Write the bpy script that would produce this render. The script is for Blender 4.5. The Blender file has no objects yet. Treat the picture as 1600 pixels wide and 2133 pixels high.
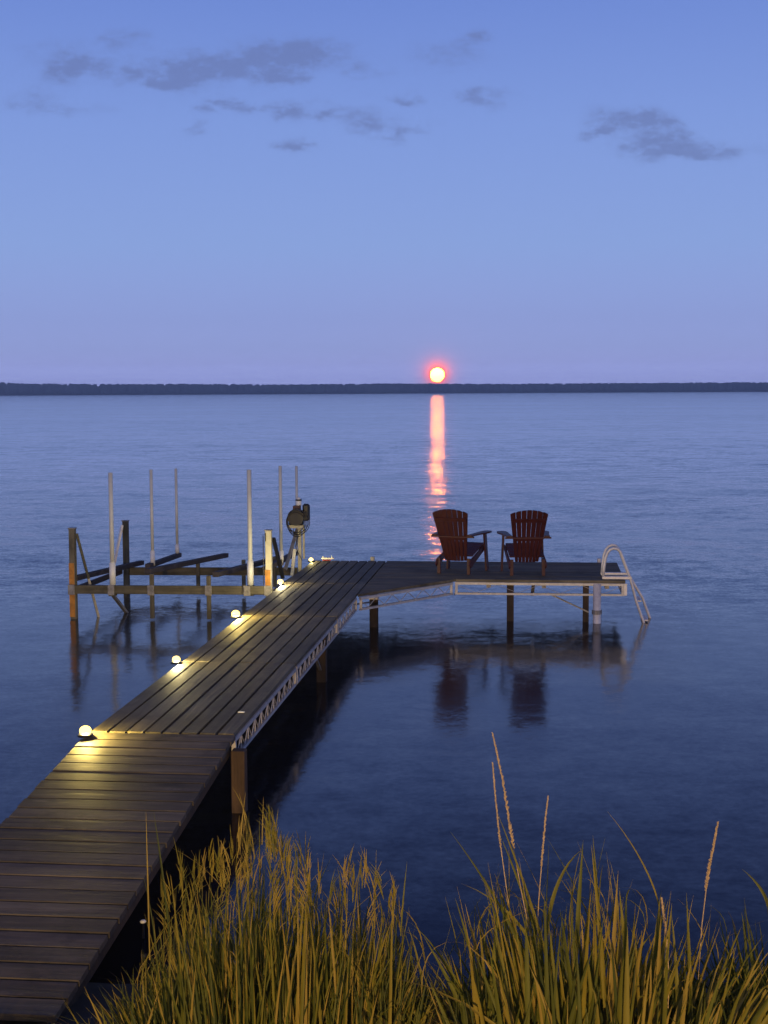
import bpy, bmesh, math, random
from mathutils import Vector, Matrix, noise
random.seed(7)
R = math.radians
sc = bpy.context.scene
col = sc.collection

# ------------------------------------------------------------------ camera
F = 2950.0; H = 3.33; HY = 815.0            # focal length in photo pixels, eye height above the lake
PITCH = math.atan((1066.5 - HY) / F); ROLL = -0.005
fw = Vector((0, math.cos(PITCH), -math.sin(PITCH)))
up0 = Vector((0, math.sin(PITCH), math.cos(PITCH))); rt0 = Vector((1, 0, 0))
rt = rt0 * math.cos(ROLL) + up0 * math.sin(ROLL)
up = -rt0 * math.sin(ROLL) + up0 * math.cos(ROLL)
cam = bpy.data.cameras.new('camera'); cam_o = bpy.data.objects.new('camera', cam); col.objects.link(cam_o)
m = Matrix((rt, up, -fw)).transposed().to_4x4(); m.translation = Vector((0, 0, H)); cam_o.matrix_world = m
cam.sensor_fit = 'HORIZONTAL'; cam.sensor_width = 36; cam.lens = F / 1600 * 36
cam.clip_start = .05; cam.clip_end = 30000
sc.camera = cam_o

def ray(x, y):
    return fw + rt * ((x - 800) / F) - up * ((y - 1066.5) / F)
def atz(x, y, z):
    d = ray(x, y); return Vector((0, 0, H)) + d * ((z - H) / d.z)
def aty(x, y, Y):
    d = ray(x, y); return Vector((0, 0, H)) + d * (Y / d.y)

# ------------------------------------------------------------------ materials
def mat(name):
    m = bpy.data.materials.new(name); m.use_nodes = True
    nt = m.node_tree; return m, nt, nt.nodes['Principled BSDF']
def N(nt, t, **kw):
    n = nt.nodes.new(t)
    for k, v in kw.items():
        if k.startswith('_'): n.inputs[k[1:].replace('_', ' ')].default_value = v
        else: setattr(n, k, v)
    return n
def ramp(nt, stops):
    n = nt.nodes.new('ShaderNodeValToRGB'); e = n.color_ramp.elements
    while len(e) < len(stops): e.new(.5)
    for i, (p, c) in enumerate(stops):
        e[i].position = p; e[i].color = (*c, 1)
    return n
def noisetex(nt, vec, scale, detail=4, rough=.55):
    n = N(nt, 'ShaderNodeTexNoise'); n.inputs['Scale'].default_value = scale
    n.inputs['Detail'].default_value = detail; n.inputs['Roughness'].default_value = rough
    nt.links.new(vec, n.inputs['Vector']); return n
def mapping(nt, scale):
    tc = N(nt, 'ShaderNodeTexCoord'); mp = N(nt, 'ShaderNodeMapping'); mp.inputs['Scale'].default_value = scale
    nt.links.new(tc.outputs['Object'], mp.inputs['Vector']); return mp.outputs['Vector']

def wood(name, dark, light, grain, rough=.6, bump=.006, var=.45):
    """weathered timber; grain = axis of the fibres; each board's own tone comes from the 'tone' attribute"""
    m, nt, b = mat(name)
    s = [14, 14, 14]; s[grain] = .9
    v = mapping(nt, s)
    at = N(nt, 'ShaderNodeAttribute', attribute_name='tone')
    add = N(nt, 'ShaderNodeVectorMath', operation='ADD'); nt.links.new(v, add.inputs[0])
    mul = N(nt, 'ShaderNodeVectorMath', operation='SCALE'); nt.links.new(at.outputs['Vector'], mul.inputs[0]); mul.inputs['Scale'].default_value = 40
    nt.links.new(mul.outputs[0], add.inputs[1])
    n1 = noisetex(nt, add.outputs[0], 1.6, 8, .65)
    v2 = mapping(nt, (1.1, 1.1, 1.1)); n2 = noisetex(nt, v2, 1.3, 5, .6)
    r = ramp(nt, [(.28, dark), (.5, tuple((a + c) / 2 for a, c in zip(dark, light))), (.72, light)])
    nt.links.new(n1.outputs['Fac'], r.inputs['Fac'])
    # per-board tone and blotches of wear
    mt = N(nt, 'ShaderNodeMapRange'); mt.inputs['To Min'].default_value = 1 - var; mt.inputs['To Max'].default_value = 1 + var
    nt.links.new(at.outputs['Fac'], mt.inputs['Value'])
    mb = N(nt, 'ShaderNodeMapRange'); mb.inputs['From Min'].default_value = .3; mb.inputs['From Max'].default_value = .7
    mb.inputs['To Min'].default_value = .6; mb.inputs['To Max'].default_value = 1.35
    nt.links.new(n2.outputs['Fac'], mb.inputs['Value'])
    mm = N(nt, 'ShaderNodeMath', operation='MULTIPLY'); nt.links.new(mt.outputs[0], mm.inputs[0]); nt.links.new(mb.outputs[0], mm.inputs[1])
    sc_ = N(nt, 'ShaderNodeVectorMath', operation='SCALE'); nt.links.new(r.outputs['Color'], sc_.inputs[0]); nt.links.new(mm.outputs[0], sc_.inputs['Scale'])
    # scattered pale scuffs and dark damp stains
    s3 = [7, 7, 7]; s3[grain] = 1.6
    n3 = noisetex(nt, mapping(nt, s3), 1.0, 6, .7); r3 = N(nt, 'ShaderNodeMapRange'); r3.inputs['From Min'].default_value = .60; r3.inputs['From Max'].default_value = .72; r3.inputs['To Max'].default_value = .55
    nt.links.new(n3.outputs['Fac'], r3.inputs['Value'])
    x3 = N(nt, 'ShaderNodeMix', data_type='RGBA'); nt.links.new(r3.outputs[0], x3.inputs[0]); nt.links.new(sc_.outputs[0], x3.inputs[6]); x3.inputs[7].default_value = (light[0] * 1.7, light[1] * 1.7, light[2] * 1.75, 1)
    n4 = noisetex(nt, mapping(nt, (2.3, 2.3, 2.3)), 1.0, 7, .7); r4 = N(nt, 'ShaderNodeMapRange'); r4.inputs['From Min'].default_value = .54; r4.inputs['From Max'].default_value = .68; r4.inputs['To Max'].default_value = .6
    nt.links.new(n4.outputs['Fac'], r4.inputs['Value'])
    x4 = N(nt, 'ShaderNodeMix', data_type='RGBA'); nt.links.new(r4.outputs[0], x4.inputs[0]); nt.links.new(x3.outputs[2], x4.inputs[6]); x4.inputs[7].default_value = (dark[0] * .6, dark[1] * .6, dark[2] * .6, 1)
    nt.links.new(x4.outputs[2], b.inputs['Base Color'])
    bp = N(nt, 'ShaderNodeBump'); bp.inputs['Strength'].default_value = .6; bp.inputs['Distance'].default_value = bump
    nt.links.new(n1.outputs['Fac'], bp.inputs['Height']); nt.links.new(bp.outputs[0], b.inputs['Normal'])
    b.inputs['Specular IOR Level'].default_value = .28
    mr = N(nt, 'ShaderNodeMapRange'); mr.inputs['To Min'].default_value = rough - .12; mr.inputs['To Max'].default_value = rough + .2
    nt.links.new(n1.outputs['Fac'], mr.inputs['Value']); nt.links.new(mr.outputs[0], b.inputs['Roughness'])
    return m
def plain(name, c, rough=.5, metal=0, var=.25, scale=9, c2=None, spec=.5):
    m, nt, b = mat(name)
    v = mapping(nt, (1, 1, 1)); n = noisetex(nt, v, scale, 6, .65)
    c2 = c2 or tuple(x * (1 - var) for x in c)
    r = ramp(nt, [(.35, c2), (.62, c)]); nt.links.new(n.outputs['Fac'], r.inputs['Fac'])
    nt.links.new(r.outputs['Color'], b.inputs['Base Color'])
    b.inputs['Metallic'].default_value = metal
    mr = N(nt, 'ShaderNodeMapRange'); mr.inputs['To Min'].default_value = max(.05, rough - .12); mr.inputs['To Max'].default_value = rough + .12
    nt.links.new(n.outputs['Fac'], mr.inputs['Value']); nt.links.new(mr.outputs[0], b.inputs['Roughness'])
    b.inputs['Specular IOR Level'].default_value = spec
    return m
def emit(name, c, s):
    m = bpy.data.materials.new(name); m.use_nodes = True; nt = m.node_tree; nt.nodes.clear()
    e = N(nt, 'ShaderNodeEmission'); e.inputs['Color'].default_value = (*c, 1); e.inputs['Strength'].default_value = s
    o = N(nt, 'ShaderNodeOutputMaterial'); nt.links.new(e.outputs[0], o.inputs['Surface']); return m

DK, LT = (.054, .045, .028), (.165, .142, .092)
M = dict(
    deck_v=wood('weathered_decking_along', DK, LT, 1, .66, .010, .28),
    deck_u=wood('weathered_decking_across', DK, LT, 0, .7, .010, .3),
    ramp_u=wood('brown_gangway_decking', (.046, .039, .029), (.142, .120, .092), 0, .66, .010, .24),
    post=wood('wet_timber_post', (.035, .024, .016), (.10, .065, .038), 2, .7),
    beamx=wood('grey_timber_beam', (.05, .045, .03), (.16, .145, .10), 0, .75, var=.2),
    beamy=wood('grey_timber_bunk', (.035, .03, .035), (.085, .075, .085), 1, .8, var=.2),
    beamz=wood('grey_timber_upright', (.06, .055, .04), (.19, .175, .13), 2, .75, var=.2),
    alu=plain('dull_aluminium', (.60, .59, .58), .42, .2, .3, 14),
    aluw=plain('pale_aluminium', (.76, .74, .74), .45, .25, .2, 20),
    steel=plain('galvanised_steel', (.33, .32, .31), .5, .5, .45, 10),
    red=plain('dark_red_chair', (.058, .004, .003), .5, 0, .35, 12),
    redarm=plain('worn_red_chair', (.066, .012, .010), .5, 0, .35, 12),
    pvc=plain('grey_pvc', (.60, .62, .60), .45, 0, .15, 6),
    sleeve=plain('white_pvc', (.78, .80, .80), .4, 0, .08, 6),
    orange=plain('orange_sleeve', (.55, .24, .03), .5, 0, .45, 10),
    cream=plain('cream_painted_post', (.55, .53, .40), .5, 0, .2, 10),
    black=plain('black_plastic', (.006, .006, .008), .4, 0, .3, 10),
    rust=plain('rusty_bracket', (.16, .08, .05), .7, 0, .5, 18),
    seed=plain('seed_head', (.50, .36, .19), .8, 0, .4, 60),
    glow=emit('lamp_globe', (1.0, .78, .22), 380),
    glow2=emit('lamp_globe_cool', (1.0, .84, .42), 240),
    glow3=emit('lamp_globe_dim', (1.0, .85, .35), 50),
)

gg = bpy.data.materials.new('lit_globe_glass'); gg.use_nodes = True; _n = gg.node_tree; _n.nodes.clear()
_e = N(_n, 'ShaderNodeEmission'); _e.inputs['Color'].default_value = (1, .72, .16, 1); _e.inputs['Strength'].default_value = 7.0
_t = N(_n, 'ShaderNodeBsdfTransparent'); _t.inputs['Color'].default_value = (1, .96, .85, 1); _m = N(_n, 'ShaderNodeMixShader'); _m.inputs[0].default_value = .4
_n.links.new(_t.outputs[0], _m.inputs[1]); _n.links.new(_e.outputs[0], _m.inputs[2]); _o = N(_n, 'ShaderNodeOutputMaterial'); _n.links.new(_m.outputs[0], _o.inputs['Surface']); M['glowglass'] = gg

# ------------------------------------------------------------------ mesh builder
class MB:
    def __init__(s): s.bm = bmesh.new(); s.t = s.bm.verts.layers.float_color.new('tone'); s.tone = None
    def _v(s, p, t): v = s.bm.verts.new(p); v[s.t] = (t, t, t, 1); return v
    def box(s, lo, hi, mtx=None, bevel=0, tone=None):
        t = random.random() if tone is None else tone
        c = [(x, y, z) for x in (lo[0], hi[0]) for y in (lo[1], hi[1]) for z in (lo[2], hi[2])]
        v = [s._v(mtx @ Vector(p) if mtx else Vector(p), t) for p in c]
        f = [s.bm.faces.new([v[i] for i in q]) for q in ((0, 1, 3, 2), (4, 6, 7, 5), (0, 4, 5, 1), (2, 3, 7, 6), (0, 2, 6, 4), (1, 5, 7, 3))]
        if bevel:
            ed = {e for q in f for e in q.edges}
            bmesh.ops.bevel(s.bm, geom=list(ed), offset=bevel, segments=1, affect='EDGES')
        return s
    def bar(s, a, b, w, h, roll_ref=(0, 0, 1), bevel=0, tone=None):
        """box beam of width w, height h from a to b"""
        a, b = Vector(a), Vector(b); d = b - a; L = d.length; d.normalize()
        r = Vector(roll_ref)
        if abs(d.dot(r)) > .98: r = Vector((0, 1, 0))
        x = d.cross(r).normalized(); z = x.cross(d)
        mt = Matrix((x, d, z)).transposed().to_4x4(); mt.translation = a
        return s.box((-w / 2, 0, -h / 2), (w / 2, L, h / 2), mt, bevel, tone)
    def tube(s, pts, r, n=8, cap=True, radii=None, tone=.5):
        pts = [Vector(p) for p in pts]; rings = []; ref = None
        for i, p in enumerate(pts):
            d = (pts[min(i + 1, len(pts) - 1)] - pts[max(i - 1, 0)]).normalized()
            if ref is None: ref = Vector((0, 0, 1)) if abs(d.z) < .9 else Vector((1, 0, 0))
            x = d.cross(ref).normalized(); y = x.cross(d).normalized(); ref = y
            rr = radii[i] if radii else r
            rings.append([s._v(p + x * math.cos(2 * math.pi * k / n) * rr + y * math.sin(2 * math.pi * k / n) * rr, tone) for k in range(n)])
        for a, b in zip(rings, rings[1:]):
            for k in range(n): s.bm.faces.new((a[k], a[(k + 1) % n], b[(k + 1) % n], b[k]))
        if cap: s.bm.faces.new(rings[0][::-1]); s.bm.faces.new(rings[-1])
        return s
    def lathe(s, prof, c=(0, 0, 0), n=20):
        c = Vector(c); rings = []
        for r, z in prof: rings.append([s._v(c + Vector((r * math.cos(2 * math.pi * k / n), r * math.sin(2 * math.pi * k / n), z)), .5) for k in range(n)])
        for a, b in zip(rings, rings[1:]):
            for k in range(n): s.bm.faces.new((a[k], a[(k + 1) % n], b[(k + 1) % n], b[k]))
        s.bm.faces.new(rings[0][::-1]); s.bm.faces.new(rings[-1]); return s
    def prism(s, pts, z0, z1, tone=None, mtx=None, bevel=0):
        t = random.random() if tone is None else tone
        f = lambda p: mtx @ Vector(p) if mtx else Vector(p)
        a = [s._v(f((x, y, z0)), t) for x, y in pts]; b = [s._v(f((x, y, z1)), t) for x, y in pts]
        fs = [s.bm.faces.new(a[::-1]), s.bm.faces.new(b)]
        for i in range(len(a)): j = (i + 1) % len(a); fs.append(s.bm.faces.new((a[i], a[j], b[j], b[i])))
        if bevel: bmesh.ops.bevel(s.bm, geom=list({e for q in fs for e in q.edges}), offset=bevel, segments=1, affect='EDGES')
        return s
    def build(s, name, material, parent=None, smooth=False):
        bmesh.ops.recalc_face_normals(s.bm, faces=s.bm.faces)
        me = bpy.data.meshes.new(name); s.bm.to_mesh(me); s.bm.free()
        me.materials.append(M[material] if isinstance(material, str) else material)
        if smooth:
            for p in me.polygons: p.use_smooth = True
        o = bpy.data.objects.new(name, me); col.objects.link(o)
        if parent: o.parent = parent
        return o
def tag(o, label=None, cat=None, group=None, kind=None):
    for k, v in (('label', label), ('category', cat), ('group', group), ('kind', kind)):
        if v: o[k] = v
    return o
def empty(name, loc=(0, 0, 0), rz=0, **kw):
    o = bpy.data.objects.new(name, None); o.empty_display_size = .2; col.objects.link(o)
    o.location = loc; o.rotation_euler.z = rz; return tag(o, **kw)
def children(o): return [c for c in bpy.data.objects if c.parent == o]
def copy_tree(o, parent=None):
    c = o.copy(); col.objects.link(c); c.parent = parent
    for ch in children(o): copy_tree(ch, c)
    return c

# ------------------------------------------------------------------ dock frame: u to the right, v out over the lake, z up from the water
AZ = R(-6.1); O = Vector((-2.383, 11.234, 0))
DM = Matrix.Translation(O) @ Matrix.Rotation(AZ, 4, 'Z')
def dock(u, v, z=0): return DM @ Vector((u, v, z))
TOP = .61; TH = .036; W = 1.19
VB = 11.6; PF = 9.43; PR = 4.86

dk = empty('wooden_dock', O, AZ, label='weathered L-shaped wooden dock on posts with metal truss edges', cat='dock')

def planks_v(u0, u1, v0, v1, n, z):
    b = MB(); w = (u1 - u0) / n
    for i in range(n):
        g = .0085 + random.random() * .004; a = u0 + i * w
        b.box((a + g, v0 + random.uniform(.002, .012), z - TH + random.uniform(-.002, .002)), (a + w - g, v1 - random.uniform(.002, .012), z + random.uniform(-.002, .002)), bevel=.002)
    return b
vs = [0, 2.97, 5.94, 8.87, VB]
for a, c in zip(vs, vs[1:]):
    planks_v(0, W, a + .004, c - .004, 8, TOP).build('deck_section', 'deck_v', dk)
# platform, boards across
b = MB(); n = 15; w = (VB - PF) / n
for i in range(n):
    a = PF + i * w; g = .006
    # boards butt at random joints
    cuts = sorted([W + .01, PR] + [W + 1.2 * random.random() + 1.0])
    for x0, x1 in zip(cuts, cuts[1:]):
        b.box((x0 + .002, a + g, TOP - TH), (x1 - .002, a + w - g, TOP + random.uniform(-.002, .002)), bevel=.003)
b.build('platform_deck', 'deck_u', dk)
# triangular corner deck
GA, GB, GC = Vector((W + .01, 7.83)), Vector((W + .01, PF - .004)), Vector((2.40, PF - .004))
b = MB(); n = 11
for i in range(n):
    v0 = GA.y + (GB.y - GA.y) * i / n; v1 = GA.y + (GB.y - GA.y) * (i + 1) / n - .006
    f = lambda v: GA.x + (GC.x - GA.x) * (v - GA.y) / (GB.y - GA.y)
    pts = [(GA.x, v0), (max(f(v0), GA.x + .01), v0), (f(v1), v1), (GA.x, v1)]
    b.prism(pts, TOP - TH, TOP + random.uniform(-.002, .002))
b.build('corner_deck', 'deck_u', dk)

def truss(a, c, pitch=.30, depth=.165, rod=.007, wide=.04, chord=.042, verts=True, zt=TOP - TH - .003):
    """open web aluminium beam from a to c (u,v)"""
    b = MB(); a = Vector((*a, 0)); c = Vector((*c, 0)); L = (c - a).length; d = (c - a).normalized()
    zc = zt - chord / 2; zb = zt - depth
    b.bar(a + Vector((0, 0, zc)), c + Vector((0, 0, zc)), wide, chord)
    b.bar(a + Vector((0, 0, zb)), c + Vector((0, 0, zb)), wide, .028)
    n = max(2, round(L / pitch)); s = L / n
    for i in range(n):
        p0 = a + d * (s * i); p1 = a + d * (s * (i + .5)); p2 = a + d * (s * (i + 1))
        lo, hi = Vector((0, 0, zb + .014)), Vector((0, 0, zt - chord))
        b.tube([p0 + hi, p1 + lo], rod, 6); b.tube([p1 + lo, p2 + hi], rod, 6)
        if verts and i: b.tube([p0 + lo, p0 + hi], rod * 1.3, 6)
    for p in (a + d * .02, c - d * .02):
        b.bar(p + Vector((0, 0, zb)), p + Vector((0, 0, zt - chord)), .035, .03)
    return b
off = W + .006
for a, c in ((0.01, 2.93), (2.98, 5.90), (5.95, 7.80)):
    truss((off - .02, a), (off - .02, c), .30, rod=.005, chord=.034, wide=.03).build('truss_beam', 'alu', dk)
for a, c in zip(vs, vs[1:]):
    truss((.02, a + .02), (.02, c - .02), .30).build('truss_beam', 'alu', dk)
truss((GA.x + .03, GA.y - .01), (GC.x - .02, GC.y - .03), .34, verts=False, rod=.005, chord=.034).build('truss_beam', 'alu', dk)
truss((2.42, PF + .0), (PR - .02, PF + .0), .56, verts=False, rod=.0035, chord=.034).build('truss_beam', 'alu', dk)
truss((.04, VB - .03), (PR - .02, VB - .03), .56, verts=False).build('truss_beam', 'alu', dk)
truss((PR - .03, PF + .05), (PR - .03, VB - .06), .4, verts=False).build('truss_beam', 'alu', dk)
# cross members under the boards
for v in (.12, 1.5, 2.85, 3.1, 4.5, 5.8, 6.1, 7.5, 8.75, 9.0, 10.2, 11.4):
    MB().box((.05, v - .03, TOP - TH - .09), (W - .05, v + .03, TOP - TH - .002)).build('cross_member', 'steel', dk)
for u in (1.35, 2.1, 2.9, 3.7, 4.6):
    MB().box((u - .03, PF + .06, TOP - TH - .09), (u + .03, VB - .08, TOP - TH - .002)).build('cross_member', 'steel', dk)

def post(u, v, s=.10, z0=-1.1, z1=TOP - TH - .01, m='post', name='post'):
    MB().box((u - s / 2, v - s / 2, z0), (u + s / 2, v + s / 2, z1), bevel=.006).build(name, m, dk)
post(1.235, -.06, .11, z1=.50); post(-.06, 0, z1=.5)
post(1.13, 5.02, .11); post(.06, 5.02)
post(1.30, 8.85, .115); post(.06, 8.9)
post(3.215, 9.52, .10); post(4.30, 9.52, .085); post(.1, 11.45); 
# round steel leg and its clamps at the outer corner
MB().tube([(4.455, 9.40, -1.1), (4.455, 9.40, TOP - TH - .01)], .058, 14).build('pipe_leg', 'aluw', dk, True)
def clamp(u, v, z, r, m='steel'):
    MB().lathe([(r, -.03), (r + .012, -.028), (r + .012, .028), (r, .03)], (u, v, z), 16).build('leg_clamp', m, dk)
clamp(4.455, 9.40, .16, .060)
b = MB().box((1.235, 8.78, .40), (1.365, 8.92, .435)); b.build('leg_clamp', 'aluw', dk)
def brace(a, c, w=.035, m='steel'): MB().bar(a, c, w, w * .5).build('brace', m, dk)
brace((3.75, 9.47, .42), (4.34, 9.45, .15)); brace((3.95, 11.3, .52), (4.4, 11.3, .35), m='black')
brace((1.10, 4.60, .42), (1.12, 5.0, .12)); brace((2.44, 9.7, .52), (2.40, 9.7, .34), m='black'); brace((3.55, 9.8, .52), (3.53, 9.8, .33), .05, 'black')
brace((1.15, 7.6, .50), (1.27, 8.82, .36))
# end bracket at platform corner, short capped sockets on the far edge
MB().box((PR - .04, PF - .012, .40), (PR + .02, PF + .012, .57)).build('corner_bracket', 'aluw', dk)
for u, mm in ((.962, 'cream'), (4.585, 'aluw')):
    MB().tube([(u, VB + .05, .2), (u, VB + .05, .67)], .035, 12).build('leg_socket', mm, dk)
MB().box((.13, VB + .005, .625), (.34, VB + .05, .655), bevel=.008).tube([(.16, VB + .02, .655), (.16, VB + .02, .672)], .012).tube([(.31, VB + .02, .655), (.31, VB + .02, .672)], .012).build('cleat', 'aluw', dk)
MB().box((.16, VB - .06, .613), (.30, VB - .01, .625), bevel=.004).build('reflector', plain('red_reflector', (.4, .03, .02), .3), dk)
s = MB(); s.prism([(0, 0), (.05, .004), (.058, .018), (.03, .026), (.004, .02)], TOP + .004, TOP + .012)
so = s.build('paper_scrap', 'sleeve'); so.matrix_world = DM @ Matrix.Translation((1.06, .73, 0)); tag(so, 'tiny white scrap lying on the dock boards near the truss edge', 'litter')

# ------------------------------------------------------------------ gangway to the shore
SL = math.atan((TOP - .235) / 4.32); GL = 4.33
gw = empty('gangway', O + Vector((0, 0, TOP)), AZ, label='brown plank gangway sloping down from the dock to the bank', cat='gangway')
gr = Matrix.Rotation(SL, 4, 'X')
b = MB(); n = 24; w = GL / n
for i in range(n):
    y1 = -.012 - i * w; y0 = y1 - w
    b.box((.0 + random.uniform(-.006, .006), y0 + .013, -TH + random.uniform(-.002, .002)), (W + .01 + random.uniform(-.006, .006), y1 - .012, random.uniform(-.0025, .0025)), gr)
b.build('deck_boards', 'ramp_u', gw)
for u in (.06, W / 2, W - .06):
    MB().box((u - .022, -GL, -.17), (u + .022, -.04, -TH - .004), gr).build('joist', 'post', gw)

# ------------------------------------------------------------------ dock lights
def dock_light(u, v, r, gm, label):
    r *= .84
    p = dock(u, v, TOP)
    e = empty('dock_light', p, AZ, label=label, cat='lamp', group='lights along the dock edge')
    MB().lathe([(.0, 0), (r + .016, .001), (r + .018, .012), (r + .006, .022), (.0, .022)], n=24).build('base', 'black', e, True)
    MB().lathe([(r * math.cos(t), .016 + r * .62 + r * .85 * math.sin(t)) for t in [R(k) for k in (-46, -30, -15, 0, 15, 30, 45, 60, 75, 87)]], n=24).build('globe', 'glowglass', e, True)
    ld_ = bpy.data.lights.new('bulb', 'POINT'); ld_.color = gm[0]; ld_.energy = gm[1]; ld_.shadow_soft_size = r * .62
    lo_ = bpy.data.objects.new('bulb', ld_); col.objects.link(lo_); lo_.parent = e; lo_.location = (0, 0, .016 + r * .72)
dock_light(.02, -.17, .056, ((1, .76, .22), 95), 'big bright yellow dock light where the gangway meets the dock, closest to shore')
dock_light(-.02, 2.86, .048, ((1, .84, .40), 75), 'small white dock light, second from the gangway along the edge')
dock_light(-.03, 5.76, .06, ((1, .76, .22), 125), 'bright yellow dock light midway out along the dock edge')
dock_light(-.01, 8.68, .050, ((1, .86, .5), 52), 'dock light beside the orange-based boat lift post')
dock_light(.0, 11.38, .042, ((1, .85, .35), 9), 'dim dock light at the far corner beside the lift motor')

# ------------------------------------------------------------------ adirondack chairs
def make_chair():
    e = empty('adirondack_chair')
    # fan back: seven boards leaning back, curved top
    lean = R(20); bm_ = Matrix.Translation((0, .10, .20)) @ Matrix.Rotation(lean, 4, 'X')
    b = MB(); n = 7; hb = .845
    for i in range(n):
        t0 = (i - n / 2) / n; t1 = (i + 1 - n / 2) / n; g = .003
        x0, x1 = t0 * .35 + g, t1 * .35 - g; X0, X1 = t0 * .56 + g, t1 * .56 - g
        top = lambda t: hb - .26 * t * t - .02 * abs(t)
        y = -.03 * math.cos(math.pi * (t0 + t1) / 2)
        b.prism([(x0, 0), (x1, 0), (X1, top(t1)), ((X0 + X1) / 2, top((t0 + t1) / 2) + .002), (X0, top(t0))], -.011, .011, mtx=bm_ @ Matrix.Translation((0, y, 0)) @ Matrix.Rotation(R(90), 4, 'X'), bevel=.003)
    b.build('backrest', 'red', e)
    for z, w_, nm in ((.68, .50, 'back_rail'), (.385, .44, 'back_rail')):
        MB().box((-w_ / 2, -.048, z - .03), (w_ / 2, -.026, z + .03), bm_, bevel=.003).build(nm, 'red', e)
    # seat boards from knee to back, sloping down
    b = MB(); n = 6
    for i in range(n):
        y0 = .12 + i * .09; za = .255 + (y0 - .12) * .27
        mt = Matrix.Translation((0, y0, za)) @ Matrix.Rotation(R(15), 4, 'X')
        b.box((-.25, 0, 0), (.25, .082, .02), mt, bevel=.003)
    b.box((-.25, .655, .30), (.25, .677, .385), bevel=.003)
    b.build('seat', 'redarm', e)
    for s in (-1, 1):
        MB().prism([(0, .10), (.67, .335), (.67, .39), (.50, .36), (.10, .25), (-.04, .215), (-.07, .14)], s * .265 - .011, s * .265 + .011, mtx=Matrix(((0, 0, 1, 0), (1, 0, 0, 0), (0, 1, 0, 0), (0, 0, 0, 1))), bevel=.003).build('side_rail', 'red', e)
        MB().bar((s * .235, -.01, 0), (s * .235, -.01, .24), .05, .03, (0, 1, 0), .003).build('leg', 'redarm', e)
        MB().bar((s * .315, .60, 0), (s * .29, .56, .575), .10, .028, (1, 0, 0), .003).build('leg', 'red', e)
        mt = Matrix.Scale(s, 4, (1, 0, 0))
        MB().prism([(.235, -.10), (.315, -.10), (.35, .25), (.395, .50), (.385, .62), (.33, .68), (.26, .665), (.235, .55)], .577, .60, mtx=mt, bevel=.003).build('armrest', 'redarm', e)
        MB().box((s * .30 - .014, .50, .48), (s * .30 + .014, .56, .575)).build('arm_bracket', 'red', e)
    MB().box((-.34, -.085, .553), (.34, -.055, .577), bevel=.003).build('arm_rail', 'red', e)
    return e
ch = make_chair()
tag(ch, 'dark red slatted garden chair turned right, directly under the moonlit path', 'chair', 'red garden chairs facing the lake')
ch.location = dock(2.37, 10.02, TOP + .003); ch.rotation_euler.z = AZ - R(17)
c2 = copy_tree(ch)
c2['label'] = 'dark red slatted garden chair turned left, nearer the swim ladder'
c2.location = dock(3.46, 9.90, TOP + .003); c2.rotation_euler.z = AZ + R(8)

# ------------------------------------------------------------------ swim ladder
ld = empty('swim_ladder', dock(4.86, 9.7, TOP), AZ, label='pale aluminium swim ladder with hooped handrails at the platform end', cat='ladder')
# coordinates below relative to that point
du = lambda u, v, z: (u - 4.86, v - 9.7, z - TOP)
for v in (9.50, 9.93):
    pts = [(4.545, .64), (4.555, .78), (4.575, .93), (4.60, 1.00), (4.64, 1.05), (4.69, 1.072), (4.745, 1.06), (4.785, 1.02), (4.81, .96), (4.87, .80), (4.93, .64), (5.05, .30), (5.15, .02), (5.27, -.32)]
    sp_ = lambda z: (.09 if v > 9.7 else -.03) * min(1, max(0, (.64 - z) / .35))
    MB().tube([du(u + sp_(z), v, z) for u, z in pts], .021, 10).build('handrail', 'aluw', ld, True)
    MB().box(du(4.53, v - .03, .625), du(4.95, v + .03, .668), bevel=.006).build('mounting_plate', 'aluw', ld)
for z in (.31, .03, -.22):
    u = 4.93 + (.64 - z) * .355
    MB().box(du(u - .035, 9.51, z - .012), du(u + .045, 9.92, z + .012), bevel=.004).build('step', 'aluw', ld)

# ------------------------------------------------------------------ boat lift
lf = empty('boat_lift', dock(-1.8, 9.3, 0), AZ, label='timber and metal boat lift with white-sleeved guide poles beside the dock', cat='boat lift')
q = lambda u, v, z: Vector((u + 1.8, v - 9.3, z))
def lbar(name, a, c, w, h, m, bev=.005): return MB().bar(q(*a), q(*c), w, h, bevel=bev).build(name, m, lf)
for u, v, top, msh in ((-3.21, 9.24, 1.34, 'beamz'), (-.30, 9.36, 1.315, 'cream'), (-3.215, 11.98, 1.20, 'beamz'), (-.31, 12.15, 1.12, 'cream')):
    hw = .03 if v > 12.1 else .045; p = MB().box(q(u - hw, v - hw, -1), q(u + hw, v + hw, top), bevel=.006).build('post', msh, lf)
    if v < 10:
        lo, hi = (.03, .83) if u < -1 else (.38, .74)
        MB().box(q(u - .05, v - .05, lo), q(u + .03, v + .05, hi)).build('orange_sleeve', 'orange', p)
    MB().box(q(u - .055, v - .055, top - .005), q(u + .055, v + .055, top + .012), bevel=.004).build('cap', 'steel', p)
lbar('front_beam', (-3.255, 9.17, .445), (-.26, 9.27, .445), .06, .125, 'beamx')
lbar('rear_beam', (-3.17, 12.0, .355), (-.35, 12.15, .355), .06, .13, 'beamx')
lbar('side_beam', (-3.28, 9.30, .40), (-3.28, 11.9, .36), .05, .08, 'beamy')
lbar('side_beam', (-.24, 9.45, .40), (-.24, 12.1, .36), .05, .08, 'beamy')
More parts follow.
